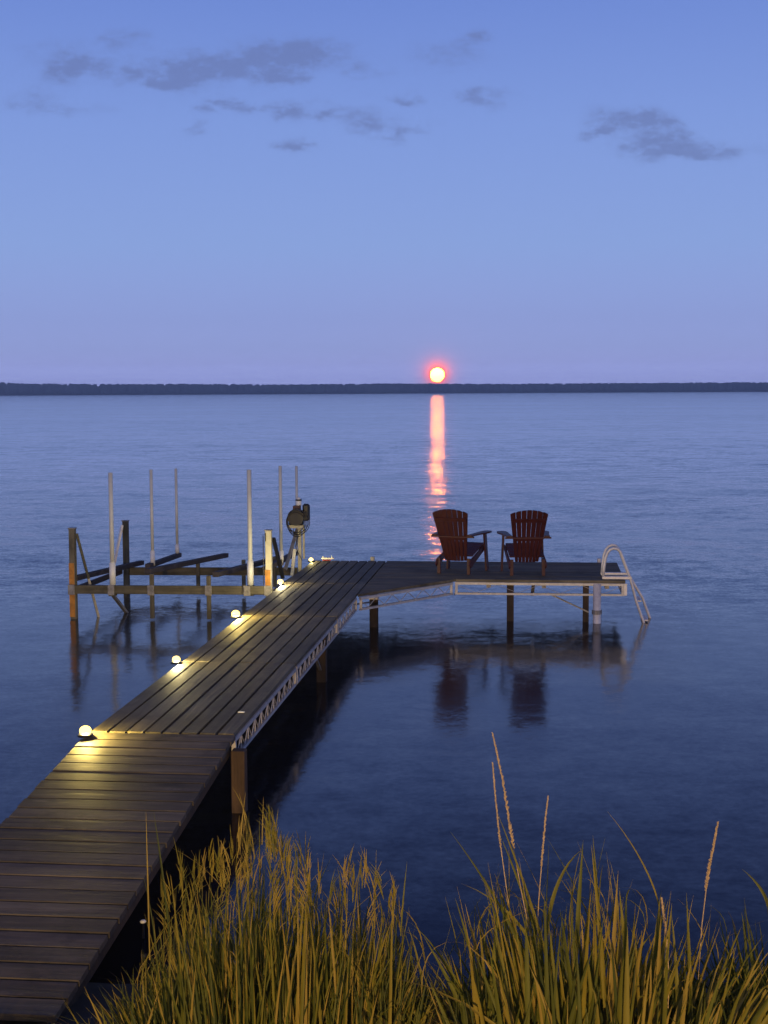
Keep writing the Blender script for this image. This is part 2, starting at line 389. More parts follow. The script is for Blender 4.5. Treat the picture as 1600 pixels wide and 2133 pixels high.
for a, c in (((-3.19, 9.25, .60), (-3.10, 12.5, .44)), ((-2.12, 9.35, .70), (-1.72, 12.9, .53)), ((-2.66, 11.3, .53), (-2.70, 13.5, .46)), ((-1.10, 9.35, .66), (-.76, 12.9, .50)), ((-.55, 10.3, .62), (-.62, 13.6, .50))):
    lbar('bunk', a, c, .09, .075, 'beamy')
for u, v, z in ((-2.02, 9.22, .68), (-1.17, 9.22, .66), (-2.0, 12.0, .55), (-1.25, 12.1, .55), (-.72, 12.08, .6)):
    lbar('bunk_support', (u, v, .02 if v < 10 else .1), (u, v, z), .06, .05, 'beamz')
for a, c, mm in (((-3.16, 9.28, 1.26), (-3.02, 9.36, .58), 'black'), ((-3.02, 9.36, .58), (-2.90, 9.42, .0), 'steel'), ((-3.25, 11.9, 1.14), (-3.37, 11.8, .50), 'aluw'), ((-.24, 9.42, 1.2), (-.14, 9.6, .58), 'black'), ((-.36, 12.2, 1.05), (-.46, 11.6, .45), 'steel'), ((-2.66, 9.3, .38), (-2.58, 9.9, -.05), 'steel')):
    lbar('brace', a, c, .05, .035, mm, 0)
for u, v, zt, zs, r in ((-2.61, 9.22, 2.165, .84, .033), (-2.645, 11.55, 2.08, .75, .027), (-2.695, 13.35, 2.0, .66, .025), (-.586, 9.40, 2.20, .865, .034), (-.555, 11.77, 2.13, .74, .028), (-.595, 13.58, 2.03, .62, .024)):
    g = MB().tube([q(u, v, .50), q(u, v, zt)], r, 12).build('guide_pole', 'pvc', lf, True)
    MB().tube([q(u, v, .515), q(u, v, zs)], r + .013, 14).build('sleeve', 'sleeve', g, True)
    if v < 10: MB().box(q(u - .05, v - .05, .35), q(u + .05, v + .05, .50)).build('pole_socket', 'beamz', g)
for u, v, z in ((-3.21, 9.13, .445), (-.30, 9.235, .445), (-2.61, 9.13, .445), (-2.02, 9.155, .445), (-1.17, 9.185, .445), (-.60, 9.205, .445)):
    MB().box(q(u - .05, v - .006, z - .075), q(u + .05, v + .002, z + .075), bevel=.002).tube([q(u - .025, v - .006, z), q(u - .025, v - .02, z)], .011, 6).tube([q(u + .025, v - .006, z), q(u + .025, v - .02, z)], .011, 6).build('joint_plate', 'steel', lf)
for a, c in (((-3.16, 9.2, 1.28), (-3.16, 9.2, .5)), ((-.37, 9.3, 1.25), (-.37, 9.3, .52)), ((-.40, 12.08, 1.1), (-.40, 12.08, .42))):
    MB().tube([q(*a), q(*c)], .006, 6).build('lifting_cable', 'black', lf)
MB().box(q(-.345, 9.295, 1.16), q(-.33, 9.312, 1.28)).build('pulley_slot', 'black', lf)
# white square tube standing beside the motor post
lbar('guide_stub', (-.42, 12.0, .30), (-.37, 12.0, .75), .055, .055, 'sleeve')
# winch motor on the rear post
lbar('motor_bracket', (-.50, 12.1, 1.11), (-.22, 12.1, 1.11), .12, .055, 'cream')
mt_ = MB().tube([q(-.35, 11.98, 1.27), q(-.35, 12.16, 1.27)], .135, 20).box(q(-.47, 12.0, 1.14), q(-.23, 12.2, 1.30), bevel=.02).build('winch_drum', 'black', lf)
MB().tube([q(-.36, 12.2, 1.15), q(-.36, 12.2, 1.42)], .055, 14).build('motor', 'rust', lf, True)
MB().box(q(-.42, 12.14, 1.36), q(-.30, 12.26, 1.45), bevel=.01).build('gear_housing', 'rust', lf)
tp = MB().lathe([(.045, 0), (.048, .02), (.048, .07), (.03, .10), (.03, .13), (.0, .14)], q(-.33, 12.2, 1.45), 16).build('motor_cap', 'sleeve', lf, True)
MB().lathe([(.050, .08), (.054, .085), (.054, .10), (.048, .105)], q(-.33, 12.2, 1.45), 16).build('band', 'black', tp, True)
MB().box(q(-.255, 12.1, 1.20), q(-.135, 12.2, 1.485), bevel=.03).build('control_box', 'black', lf)
lbar('motor_stand', (-.25, 12.2, .56), (-.25, 12.2, 1.10), .035, .035, 'cream')
cb = MB()
for k in range(5):
    cx, rr, dy = -.345 + .012 * k, .155 + .008 * k, .012 * k
    pts = [q(cx + rr * math.cos(t) * .98, 11.95 + dy, 1.20 + (.155 + .03 * (k % 3)) * math.sin(t) * (1.0 if math.sin(t) > 0 else 1.15)) for t in [2 * math.pi * j / 28 for j in range(29)]]
    cb.tube(pts, .0065, 6, cap=False)
cb.tube([q(-.30, 11.95, .98), q(-.345, 11.94, .80), q(-.29, 11.94, .66), q(-.245, 12.0, .56)], .006, 6)
co = cb.build('coiled_cable', 'black', None, True); co.matrix_world = Matrix.Translation(lf.location) @ Matrix.Rotation(AZ, 4, 'Z')
tag(co, 'black cable looped round the boat lift motor', 'cable')

# ------------------------------------------------------------------ lake
def water_material():
    m = bpy.data.materials.new('lake_water'); m.use_nodes = True; nt = m.node_tree; nt.nodes.clear()
    tc = N(nt, 'ShaderNodeTexCoord')
    def slopes(scale, detail, rough, sx=1.0, sy=1.0):
        mp = N(nt, 'ShaderNodeMapping'); mp.inputs['Scale'].default_value = (sx, sy, 1)
        nt.links.new(tc.outputs['Object'], mp.inputs['Vector'])
        n = noisetex(nt, mp.outputs[0], scale, detail, rough)
        s = N(nt, 'ShaderNodeVectorMath', operation='SUBTRACT'); nt.links.new(n.outputs['Color'], s.inputs[0]); s.inputs[1].default_value = (.5, .5, .5)
        return s.outputs[0]
    def scale(v, f):
        s = N(nt, 'ShaderNodeVectorMath', operation='SCALE'); nt.links.new(v, s.inputs[0])
        if isinstance(f, float): s.inputs['Scale'].default_value = f
        else: nt.links.new(f, s.inputs['Scale'])
        return s.outputs[0]
    def add(a, b):
        s = N(nt, 'ShaderNodeVectorMath', operation='ADD'); nt.links.new(a, s.inputs[0]); nt.links.new(b, s.inputs[1]); return s.outputs[0]
    # wind patches: broad bands of rougher and calmer water, calm close to the shore
    mp = N(nt, 'ShaderNodeMapping'); mp.inputs['Scale'].default_value = (.012, .035, 1); mp.inputs['Location'].default_value = (3.1, 1.7, 0)
    nt.links.new(tc.outputs['Object'], mp.inputs['Vector'])
    wp = noisetex(nt, mp.outputs[0], 1.0, 5, .6)
    wr = N(nt, 'ShaderNodeMapRange'); wr.inputs['From Min'].default_value = .38; wr.inputs['From Max'].default_value = .62
    wr.inputs['To Min'].default_value = 1.15; wr.inputs['To Max'].default_value = 2.4; nt.links.new(wp.outputs['Fac'], wr.inputs['Value'])
    sx = N(nt, 'ShaderNodeSeparateXYZ'); nt.links.new(tc.outputs['Object'], sx.inputs[0])
    sh = N(nt, 'ShaderNodeMapRange'); sh.interpolation_type = 'SMOOTHSTEP'
    sh.inputs['From Min'].default_value = 18; sh.inputs['From Max'].default_value = 28
    sh.inputs['To Min'].default_value = .22; sh.inputs['To Max'].default_value = 1.0; nt.links.new(sx.outputs['Y'], sh.inputs['Value'])
    amp = N(nt, 'ShaderNodeMath', operation='MULTIPLY'); nt.links.new(wr.outputs[0], amp.inputs[0]); nt.links.new(sh.outputs[0], amp.inputs[1])
    big = scale(slopes(.9, 3, .55, .7, 1.1), .10); mid = scale(slopes(4.5, 3, .55, .8, 1.2), .11); fine = scale(slopes(19, 2, .5), .10)
    swell = scale(slopes(.16, 3, .6, .45, 1.0), .045)
    v = scale(add(add(add(big, mid), fine), swell), amp.outputs[0])
    flat = N(nt, 'ShaderNodeVectorMath', operation='MULTIPLY'); nt.links.new(v, flat.inputs[0]); flat.inputs[1].default_value = (1, 1, 0)
    up_ = N(nt, 'ShaderNodeVectorMath', operation='ADD'); nt.links.new(flat.outputs[0], up_.inputs[0]); up_.inputs[1].default_value = (0, 0, 1)
    nm = N(nt, 'ShaderNodeVectorMath', operation='NORMALIZE'); nt.links.new(up_.outputs[0], nm.inputs[0])
    fr = N(nt, 'ShaderNodeFresnel'); fr.inputs['IOR'].default_value = 1.333; nt.links.new(nm.outputs[0], fr.inputs['Normal'])
    gl = N(nt, 'ShaderNodeBsdfGlossy'); gl.inputs['Color'].default_value = (1, 1, 1, 1); nt.links.new(nm.outputs[0], gl.inputs['Normal'])
    rg = N(nt, 'ShaderNodeMapRange'); rg.inputs['From Min'].default_value = 12; rg.inputs['From Max'].default_value = 60
    rg.inputs['To Min'].default_value = .12; rg.inputs['To Max'].default_value = .17; nt.links.new(sx.outputs['Y'], rg.inputs['Value']); nt.links.new(rg.outputs[0], gl.inputs['Roughness'])
    df = N(nt, 'ShaderNodeBsdfDiffuse'); df.inputs['Color'].default_value = (.004, .006, .012, 1)
    mx = N(nt, 'ShaderNodeMixShader'); nt.links.new(fr.outputs[0], mx.inputs[0]); nt.links.new(df.outputs[0], mx.inputs[1]); nt.links.new(gl.outputs[0], mx.inputs[2])
    o = N(nt, 'ShaderNodeOutputMaterial'); nt.links.new(mx.outputs[0], o.inputs['Surface']); return m
b = MB(); ys = [-60, 0, 12, 40, 150, 600, 2010]; xs = [-1600, -400, -60, 0, 60, 400, 1600]
g = [[b._v((x, y, 0), 0) for x in xs] for y in ys]
for i in range(len(ys) - 1):
    for j in range(len(xs) - 1): b.bm.faces.new((g[i][j], g[i][j + 1], g[i + 1][j + 1], g[i + 1][j]))
tag(b.build('lake_water', water_material()), 'calm dark blue lake with an orange moon path', 'water', kind='structure')

# ------------------------------------------------------------------ far shore and its wood
gm = plain('far_ground', (.03, .04, .02), .9)
b = MB(); prev = None
for i in range(81):
    x = -1600 + 40 * i
    row = [b._v((x, 1995 + 12 * noise.noise(Vector((x * .01, 0, 0))), -.5), 0), b._v((x, 2020, 2 + noise.noise(Vector((x * .01, 3, 0)))), 0), b._v((x, 2090, 4.5 + 2 * noise.noise(Vector((x * .006, 9, 0)))), 0), b._v((x, 2290, 4), 0)]
    if prev:
        for k in range(3): b.bm.faces.new((prev[k], row[k], row[k + 1], prev[k + 1]))
    prev = row
tag(b.build('far_shore', gm, smooth=True), 'low dark shore across the lake', 'shore', kind='structure')
fm = plain('far_wood_leaves', (.09, .13, .13), .9, 0, .5, .08)
verts, faces = [], []
ico = bmesh.new(); bmesh.ops.create_icosphere(ico, subdivisions=2, radius=1)
iv = [v.co.copy() for v in ico.verts]; if_ = [[v.index for v in f.verts] for f in ico.faces]; ico.free()
def prof(x):   # height of the tree line above the lake
    t = (x + 560) / 1120
    h = 15.2 + 2.4 * max(0, 1 - t * 2.6) ** 1 + .9 * noise.noise(Vector((x * .008, 1.3, 0))) - 1.9 * max(0, min(1, t)) + 1.2 * max(0, t - .75) * 4 * .5
    if x < -535: h += 1.6
    return h
for k in range(3000):
    x = -1150 + 2300 * k / 3000 + random.uniform(-3, 3); row = random.choice((0, 1, 2, 3))
    y = 2012 + row * 16 + random.uniform(-5, 5)
    hh = (prof(x) - .6) * (1 if row > 1 else random.uniform(.75, .95)) * random.uniform(.95, 1.03); r = random.uniform(3.2, 5.5)
    z0 = 1.5; base = len(verts); sd = Vector((k * 3.7, 0, 0)); conif = random.random() < .35
    for c in iv:
        d = 1 + .35 * noise.noise(c * 2.2 + sd)
        zz = (c.z * .5 + .5)
        rad = r * d * ((1 - zz) ** .6 * 1.15 if conif else 1)
        verts.append((x + c.x * rad, y + c.y * rad, z0 + (hh - z0 + .6) * zz * (1 + .04 * noise.noise(c * 4 + sd))))
    faces += [[base + i for i in f] for f in if_]
me = bpy.data.meshes.new('far_forest'); me.from_pydata(verts, [], faces); me.materials.append(fm)
fo = bpy.data.objects.new('far_forest', me); col.objects.link(fo)
tag(fo, 'low dark band of forest across the lake under the moon', 'forest', kind='stuff')

# ------------------------------------------------------------------ moon
mp_ = aty(911, 781, 9000); bpy_r = 9000 / F * 14.2
bm_ = bmesh.new(); bmesh.ops.create_uvsphere(bm_, u_segments=48, v_segments=24, radius=bpy_r)
me = bpy.data.meshes.new('moon'); bm_.to_mesh(me); bm_.free()
me.materials.append(emit('moon_surface', (1.0, .225, .008), 250))
for p in me.polygons: p.use_smooth = True
mo = bpy.data.objects.new('moon', me); mo.location = mp_; col.objects.link(mo)
tag(mo, 'full bright orange moon just above the far shore', 'moon')

# ------------------------------------------------------------------ bank
def bank_z(x, y):
    s = 7.75 + .25 * noise.noise(Vector((x * .5, 2, 0)))      # where the ground meets the water
    t = s - y
    z = .19 * t if t < 6 else 1.14 + .12 * (t - 6)
    z = min(z, 1.7)
    return z + (.05 * noise.noise(Vector((x * 1.3, y * 1.3, 0))) + .02 * noise.noise(Vector((x * 5, y * 5, 0))))
b = MB(); NX, NY = 90, 106
g = [[None] * (NX + 1) for _ in range(NY + 1)]
for j in range(NY + 1):
    for i in range(NX + 1):
        x = -14 + 28 * i / NX; y = -14 + 23 * j / NY; g[j][i] = b._v((x, y, bank_z(x, y)), 0)
for j in range(NY):
    for i in range(NX): b.bm.faces.new((g[j][i], g[j][i + 1], g[j + 1][i + 1], g[j + 1][i]))
tag(b.build('ground', plain('bank_soil', (.035, .028, .02), .95, 0, .6, 5), smooth=True), 'dark sloping lake bank', 'ground', kind='structure')

# ------------------------------------------------------------------ grasses
def blade_material(name, stops, trans=.35):
    m = bpy.data.materials.new(name); m.use_nodes = True; nt = m.node_tree; nt.nodes.clear()
    at = N(nt, 'ShaderNodeAttribute', attribute_name='tone')
    r = ramp(nt, stops); nt.links.new(at.outputs['Fac'], r.inputs['Fac'])
    v = mapping(nt, (30, 30, 3)); n = noisetex(nt, v, 1, 3); mr = N(nt, 'ShaderNodeMapRange'); mr.inputs['To Min'].default_value = .6; mr.inputs['To Max'].default_value = 1.4
    nt.links.new(n.outputs['Fac'], mr.inputs['Value'])
    s = N(nt, 'ShaderNodeVectorMath', operation='SCALE'); nt.links.new(r.outputs['Color'], s.inputs[0]); nt.links.new(mr.outputs[0], s.inputs['Scale'])
    p = N(nt, 'ShaderNodeBsdfPrincipled'); p.inputs['Roughness'].default_value = .55; p.inputs['Specular IOR Level'].default_value = .3
    t = N(nt, 'ShaderNodeBsdfTranslucent'); nt.links.new(s.outputs[0], p.inputs['Base Color']); nt.links.new(s.outputs[0], t.inputs['Color'])
    x = N(nt, 'ShaderNodeMixShader'); x.inputs[0].default_value = trans; nt.links.new(p.outputs[0], x.inputs[1]); nt.links.new(t.outputs[0], x.inputs[2])
    o = N(nt, 'ShaderNodeOutputMaterial'); nt.links.new(x.outputs[0], o.inputs['Surface']); return m
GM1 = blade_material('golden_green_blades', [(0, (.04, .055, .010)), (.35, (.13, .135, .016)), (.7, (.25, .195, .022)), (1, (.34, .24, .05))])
GM2 = blade_material('dry_straw', [(0, (.03, .025, .01)), (1, (.12, .08, .035))])
class Blades:
    def __init__(s): s.v = []; s.f = []; s.c = []
    def blade(s, base, tip_off, h, w, bend, tone, seg=6, face=None):
        """base point, horizontal offset of the tip, height, width; bend > 0 arches the tip over"""
        b = Vector(base); a = random.uniform(-.6, .6) if face is None else face
        side = Vector((math.cos(a), math.sin(a), 0)); nrm = Vector((-side.y, side.x, 0)); i0 = len(s.v)
        for k in range(seg + 1):
            t = k / seg
            z = h * (t - bend * t ** 3 * .6)
            o = Vector((tip_off[0], tip_off[1], 0)) * (t ** (1.3 + bend * 1.5))
            p = b + o + Vector((0, 0, z))
            ww = w * (.55 + .45 * math.sin(min(1, t * 2.2) * math.pi / 2)) * (1 - t ** 2.2) + .0006
            s.v += [p - side * ww / 2, p + nrm * ww * .22, p + side * ww / 2]; s.c += [tone] * 3
        for k in range(seg):
            i = i0 + 3 * k
            s.f += [(i, i + 1, i + 4, i + 3), (i + 1, i + 2, i + 5, i + 4)]
    def build(s, name, m, parent=None):
        me = bpy.data.meshes.new(name); me.from_pydata([tuple(v) for v in s.v], [], s.f)
        at = me.color_attributes.new('tone', 'FLOAT_COLOR', 'POINT')
        at.data.foreach_set('color', [x for c in s.c for x in (c, c, c, 1)])
        me.materials.append(m)
        for p in me.polygons: p.use_smooth = True
        o = bpy.data.objects.new(name, me); col.objects.link(o); o.parent = parent; return o
def interp(tab, x):
    if x <= tab[0][0]: return tab[0][1]
    for (a, ya), (b_, yb) in zip(tab, tab[1:]):
        if x <= b_: return ya + (yb - ya) * (x - a) / (b_ - a)
    return tab[-1][1]
def seedhead(path, name_parent, r=.008, n=150):
    """a spike of small grains round a stalk"""
    b = MB(); b.tube(path, .0022, 5)
    P = [Vector(p) for p in path]; L = len(P) - 1; i0 = int(L * .45)
    for k in range(n):
        t = i0 + (L - i0) * k / n; i = min(int(t), L - 1); c = P[i].lerp(P[i + 1], t - i)
        a = random.uniform(0, 6.28); rr = r * (1 - .55 * k / n) * random.uniform(.6, 1.2)
        d = Vector((math.cos(a) * rr, math.sin(a) * rr, rr * 1.3)); e = c + d
        b.tube([c, c + d * .5, e], .002, 4, radii=[.0012, .0030, .0006])
    return b.build('seed_stalk', 'seed', name_parent)

def clump(name, label, xr, yr, tops, count, wid, leanf, m, seed, short=(.35, 1.0), bendr=(0, .35), tr=(0, 1), center=None, widthjit=.5):
    random.seed(seed)
    cx = sum(xr) / 2; cy = sum(yr) / 2
    e = empty(name, (cx, cy, bank_z(cx, cy)), 0, label=label, cat='grass')
    B = Blades()
    for k in range(count):
        # tufts: pick one of several root spots
        y = random.uniform(*yr); x = random.uniform(*xr)
        if random.random() < .75:
            x = xr[0] + (xr[1] - xr[0]) * (round((x - xr[0]) / (xr[1] - xr[0]) * 9) / 9) + random.gauss(0, .035)
            y = yr[0] + (yr[1] - yr[0]) * (round((y - yr[0]) / (yr[1] - yr[0]) * 4) / 4) + random.gauss(0, .04)
        z0 = bank_z(x, y)
        rel = (x - cx) / (xr[1] - xr[0]) * 2
        tx = random.gauss(0, .07) + rel * leanf; ty = random.gauss(0, .07)
        xt = x + tx; px = 800 + xt / y * F          # where along the clump's outline this blade's tip stands
        ztop = H - (interp(tops, px) - HY) / F * y
        f = random.uniform(*short) ** .7
        h = max(.25, (ztop - z0) * f * random.uniform(.85, 1.03))
        bend = random.uniform(*bendr) * random.random()
        if random.random() < .06: tx *= 2.5; ty *= 2; bend = .6
        B.blade((x - e.location.x, y - e.location.y, z0 - e.location.z - .02), (tx, ty), h, wid * random.uniform(1 - widthjit, 1 + widthjit), bend, random.uniform(*tr), 7)
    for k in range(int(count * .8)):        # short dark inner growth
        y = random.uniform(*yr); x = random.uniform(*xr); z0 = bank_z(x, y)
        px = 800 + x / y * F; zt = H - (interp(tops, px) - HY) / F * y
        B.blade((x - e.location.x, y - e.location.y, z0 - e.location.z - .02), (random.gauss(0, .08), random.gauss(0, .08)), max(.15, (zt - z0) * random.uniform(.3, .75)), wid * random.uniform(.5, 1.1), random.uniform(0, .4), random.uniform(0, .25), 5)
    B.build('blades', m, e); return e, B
T1 = [(250, 2040), (300, 1930), (330, 1860), (380, 1790), (430, 1800), (470, 1785), (505, 1715), (555, 1715), (590, 1800), (640, 1800), (690, 1820), (740, 1840), (790, 1840), (835, 1870), (870, 1960), (900, 2030)]
c1, _ = clump('grass_clump', 'dense golden ornamental grass clump beside the gangway', (-1.12, .10), (5.5, 6.5), T1, 1300, .0125, .12, GM1, 11, (.25, 1), (0, .5), (.0, .95))
# feathery plumes on the left clump
random.seed(5)
B = Blades()
for k in range(110):
    y = random.uniform(5.5, 6.3); px = min(875, max(285, random.choice((370, 430, 500, 540, 600, 660, 730, 790, 580)) + random.gauss(0, 34))); x = (px - 800) / F * y
    z1 = H - (interp(T1, px) - HY) / F * y; z = z1 - .06 - abs(random.gauss(.05, .17))
    base = Vector((x, y, z)) - c1.location; tone = random.uniform(.4, 1)
    lx = random.gauss(0, .02)
    for j in range(6):
        B.blade(base + Vector((random.gauss(0, .003), random.gauss(0, .003), j * .016)), (lx + random.gauss(0, .010), random.gauss(0, .01)), random.uniform(.05, .12), .0042, .05, tone, 3)
PL = B
T2 = [(860, 2050), (900, 1960), (950, 1880), (990, 1840), (1040, 1760), (1080, 1800), (1120, 1830), (1180, 1780), (1230, 1750), (1270, 1830), (1320, 1800), (1350, 1850), (1400, 1840), (1450, 1880), (1520, 1880), (1560, 1900)]
c2g, _ = clump('grass_clump', 'broad bladed grass clump with tall seed spikes on the bank, right of the water gap', (.26, 1.42), (5.3, 6.2), T2, 600, .021, .28, GM1, 23, (.2, 1), (0, .8), (.2, 1.0), widthjit=.6)
clump('grass_clump', 'darker green grass clump at the right edge of the photo, beyond the spiked clump', (1.46, 2.1), (5.6, 6.6), [(1500, 1950), (1560, 1880), (1600, 1850), (1700, 1830), (2000, 1830)], 330, .017, .22, GM1, 31, (.3, 1), (.1, .9), (0, .45))
clump('grass_clump', 'sparse thin grass tuft beneath the gangway edge', (-1.42, -1.05), (5.7, 6.6), [(100, 2110), (250, 2060), (320, 1960)], 90, .005, .35, GM2, 37, (.3, 1), (.3, 1.3), (0, 1))
clump('grass_clump', 'low dry grass tuft between the two big clumps', (-.02, .34), (5.6, 7.0), [(760, 2010), (860, 2050), (960, 2000)], 420, .006, .3, GM2, 41, (.3, 1), (.3, 1.3), (0, 1))
# stray thin leaves arching out of both clumps
random.seed(77)
for cl, tops_, xa, xb, n_ in ((c1, T1, 290, 850, 130), (c2g, T2, 900, 1590, 110)):
    B = Blades()
    for k in range(n_):
        px = random.uniform(xa, xb); y = random.uniform(5.6, 6.3); x = (px - 800) / F * y
        zt = H - (interp(tops_, px) - HY) / F * y + random.uniform(-.25, .07); z0 = zt - random.uniform(.25, .6)
        ln = random.gauss(0, .16)
        B.blade(Vector((x - ln * .5, y, z0)) - cl.location, (ln, random.gauss(0, .08)), zt - z0, random.uniform(.003, .006), random.choice((0, .2, .5, .9)), random.uniform(.1, 1), 7)
    B.build('stray_leaves', GM1, cl)
# single tall blades and spikes read off the photo (tip, foot, depth)
random.seed(3)
B = Blades()
def photo_blade(x0, y0, x1, y1, Y, w, bend=.1, tone=.4, owner=c2g, store=None):
    a = aty(x0, y0, Y); t = aty(x1, y1, Y + .05)
    (store or B).blade(a - owner.location, ((t - a).x, (t - a).y), (t - a).z / (1 - bend * .6), w, bend, tone, 9)
for a in ((1130, 2010, 1040, 1735, 5.9, .018, .0, .35), (1150, 2060, 1035, 1690, 5.8, .016, 0, .5), (1120, 2080, 938, 1732, 5.7, .018, .05, .2), (1130, 2050, 960, 1840, 5.7, .02, .35, .5), (970, 2133, 882, 1950, 5.6, .02, 0, .35), (960, 2100, 853, 1920, 5.7, .018, .2, .4),
          (1140, 1950, 1212, 1770, 5.8, .02, .35, .45), (1255, 2080, 1235, 1740, 5.8, .024, 0, .45), (1260, 2100, 1232, 1760, 5.7, .022, 0, .6), (1200, 2000, 1215, 1750, 5.8, .022, 0, .3), (1300, 2080, 1305, 1860, 5.6, .03, .05, .35), (1310, 2100, 1290, 1850, 5.6, .024, 0, .5),
          (1490, 2090, 1545, 1930, 5.6, .022, .05, .5), (1375, 1900, 1265, 1690, 6.0, .008, .1, .7), (1560, 2120, 1545, 1900, 5.7, .016, .2, .2), (1600, 1890, 1545, 1810, 5.9, .018, .2, .3), (1020, 2133, 1040, 1880, 5.5, .024, 0, .4), (1060, 2133, 1030, 1930, 5.4, .026, .1, .5), (1100, 2133, 1095, 1900, 5.4, .024, 0, .3), (1000, 2080, 948, 1870, 5.6, .016, 0, .35), (1060, 2050, 1008, 1840, 5.7, .014, .1, .3), (1380, 2130, 1400, 1880, 5.6, .02, 0, .6), (1440, 2133, 1430, 1860, 5.7, .02, 0, .45), (1330, 2080, 1415, 2060, 5.4, .016, .5, .45)):
    photo_blade(*a)
B.build('broad_blades', GM1, c2g)
def spike(pts, Y, r=.008, n=150, owner=c2g):
    P = [aty(x, y, Y) - owner.location for x, y in pts]; out = []
    for i in range(24):
        t = i / 23 * (len(P) - 1); k = min(int(t), len(P) - 2); out.append(P[k].lerp(P[k + 1], t - k))
    seedhead(out, owner, r, n)
spike([(1105, 1950), (1085, 1850), (1065, 1740), (1048, 1630), (1026, 1527)], 5.9, .009, 240)
spike([(1070, 1950), (1055, 1850), (1040, 1740), (1032, 1660), (1026, 1588)], 5.8, .006, 180)
spike([(1118, 1980), (1122, 1880), (1130, 1780), (1136, 1710), (1142, 1658)], 5.9, .006, 160)
spike([(1455, 2040), (1462, 1930), (1474, 1830), (1487, 1760), (1496, 1713)], 5.8, .009, 240)
spike([(1392, 2100), (1393, 2020), (1388, 1950), (1382, 1900), (1378, 1870)], 5.6, .007, 170)
B = PL
for a in ((312, 2000, 304, 1690, 5.7, .007, 0, .9), (352, 1950, 320, 1690, 5.8, .011, 0, .05), (330, 2050, 300, 1830, 5.7, .006, .2, .1), (600, 1900, 566, 1690, 5.9, .005, .1, .9), (650, 1900, 610, 1740, 5.9, .008, .3, .6), (835, 1950, 848, 1795, 5.9, .008, 0, .4), (790, 1900, 750, 1760, 5.9, .006, 0, .9), (780, 1950, 784, 1770, 5.9, .006, 0, .6), (700, 2080, 683, 1870, 5.6, .012, 0, .9), (880, 2060, 850, 1930, 5.8, .01, .1, .5)):
    photo_blade(*a, owner=c1)
for a in ((530, 1790, 484, 1640, 5.9, .006, .25, .8), (500, 1780, 512, 1650, 5.9, .006, .1, .9), (512, 1720, 498, 1652, 5.9, .004, .1, .9), (546, 1760, 549, 1660, 5.9, .005, 0, .9)):
    photo_blade(*a, owner=c1)
B.build('plume_blades', GM1, c1)  # feathery plumes and tall single blades in one mesh
# matted dry grass on the ground
random.seed(9); B = Blades()
for k in range(3000):
    x = random.uniform(-2.2, 2.6); y = random.uniform(4.9, 7.7)
    if -2.4 < x < -1.45 and y > 6.3: continue
    a = random.uniform(0, 6.28); l = random.uniform(.05, .28)
    B.blade((x, y, bank_z(x, y) - .01), (math.cos(a) * l, math.sin(a) * l), random.uniform(.03, .16), random.uniform(.003, .006), random.uniform(0, 1), random.random(), 4, a + 1.57)
tag(B.build('dry_grass', GM2), 'matted dry grass covering the dark bank', 'grass', kind='stuff')
# small white-capped stake at the water's edge
s = MB(); s.lathe([(.0, 0), (.016, .0), (.02, .008), (.013, .016), (.0, .018)], n=12)
s = s.build('marker_stake', 'sleeve', smooth=True); s.location = atz(298, 1922, .10)
MB().tube([(0, 0, -.5), (0, 0, -.001)], .007, 6).build('stem', 'black', s)
tag(s, 'small white-capped stake between the gangway and the golden grass', 'stake')

# ------------------------------------------------------------------ air
me = bpy.data.meshes.new('haze'); bb = bmesh.new(); bmesh.ops.create_cube(bb, size=1)
for v in bb.verts: v.co = Vector((v.co.x * 3400, 1120 + v.co.y * 2380, 10.5 + v.co.z * 24.5))
bb.to_mesh(me); bb.free(); hz = bpy.data.objects.new('haze', me); col.objects.link(hz)
m = bpy.data.materials.new('evening_haze'); m.use_nodes = True; nt = m.node_tree; nt.nodes.clear()
vo = N(nt, 'ShaderNodeVolumePrincipled'); vo.inputs['Color'].default_value = (.76, .86, 1, 1); vo.inputs['Density'].default_value = .00055; vo.inputs['Anisotropy'].default_value = .2
o = N(nt, 'ShaderNodeOutputMaterial'); nt.links.new(vo.outputs[0], o.inputs['Volume']); me.materials.append(m)
tag(hz, 'thin blue evening haze over the lake', 'haze', kind='stuff')

# ------------------------------------------------------------------ sky
w = bpy.data.worlds.new('World'); sc.world = w; w.use_nodes = True; nt = w.node_tree; nt.nodes.clear()
tc = N(nt, 'ShaderNodeTexCoord'); sp = N(nt, 'ShaderNodeSeparateXYZ'); nt.links.new(tc.outputs['Generated'], sp.inputs[0])
def M2(op, a, b=None, c=None):
    n = N(nt, 'ShaderNodeMath', operation=op)
    for i, x in enumerate((a, b, c)):
        if x is None: continue
        if isinstance(x, (int, float)): n.inputs[i].default_value = x
        else: nt.links.new(x, n.inputs[i])
    return n.outputs[0]
az_ = M2('ABSOLUTE', sp.outputs['Z'])
stops = [(0, (.80, .90, 1.80)), (.0085, (.78, .88, 1.75)), (.012, (.55, .63, 1.25)), (.02, (.41, .475, .93)), (.03, (.350, .425, .82)), (.05, (.308, .390, .765)), (.1, (.270, .392, .765)), (.18, (.222, .340, .745)), (.27, (.155, .255, .670)), (.36, (.062, .112, .36)), (.5, (.028, .054, .20)), (1, (.03, .045, .16))]
skr = ramp(nt, [(p_, tuple(x / 2 for x in c_)) for p_, c_ in stops]); nt.links.new(az_, skr.inputs['Fac'])
sky = N(nt, 'ShaderNodeVectorMath', operation='SCALE'); nt.links.new(skr.outputs['Color'], sky.inputs[0]); sky.inputs['Scale'].default_value = 2.0
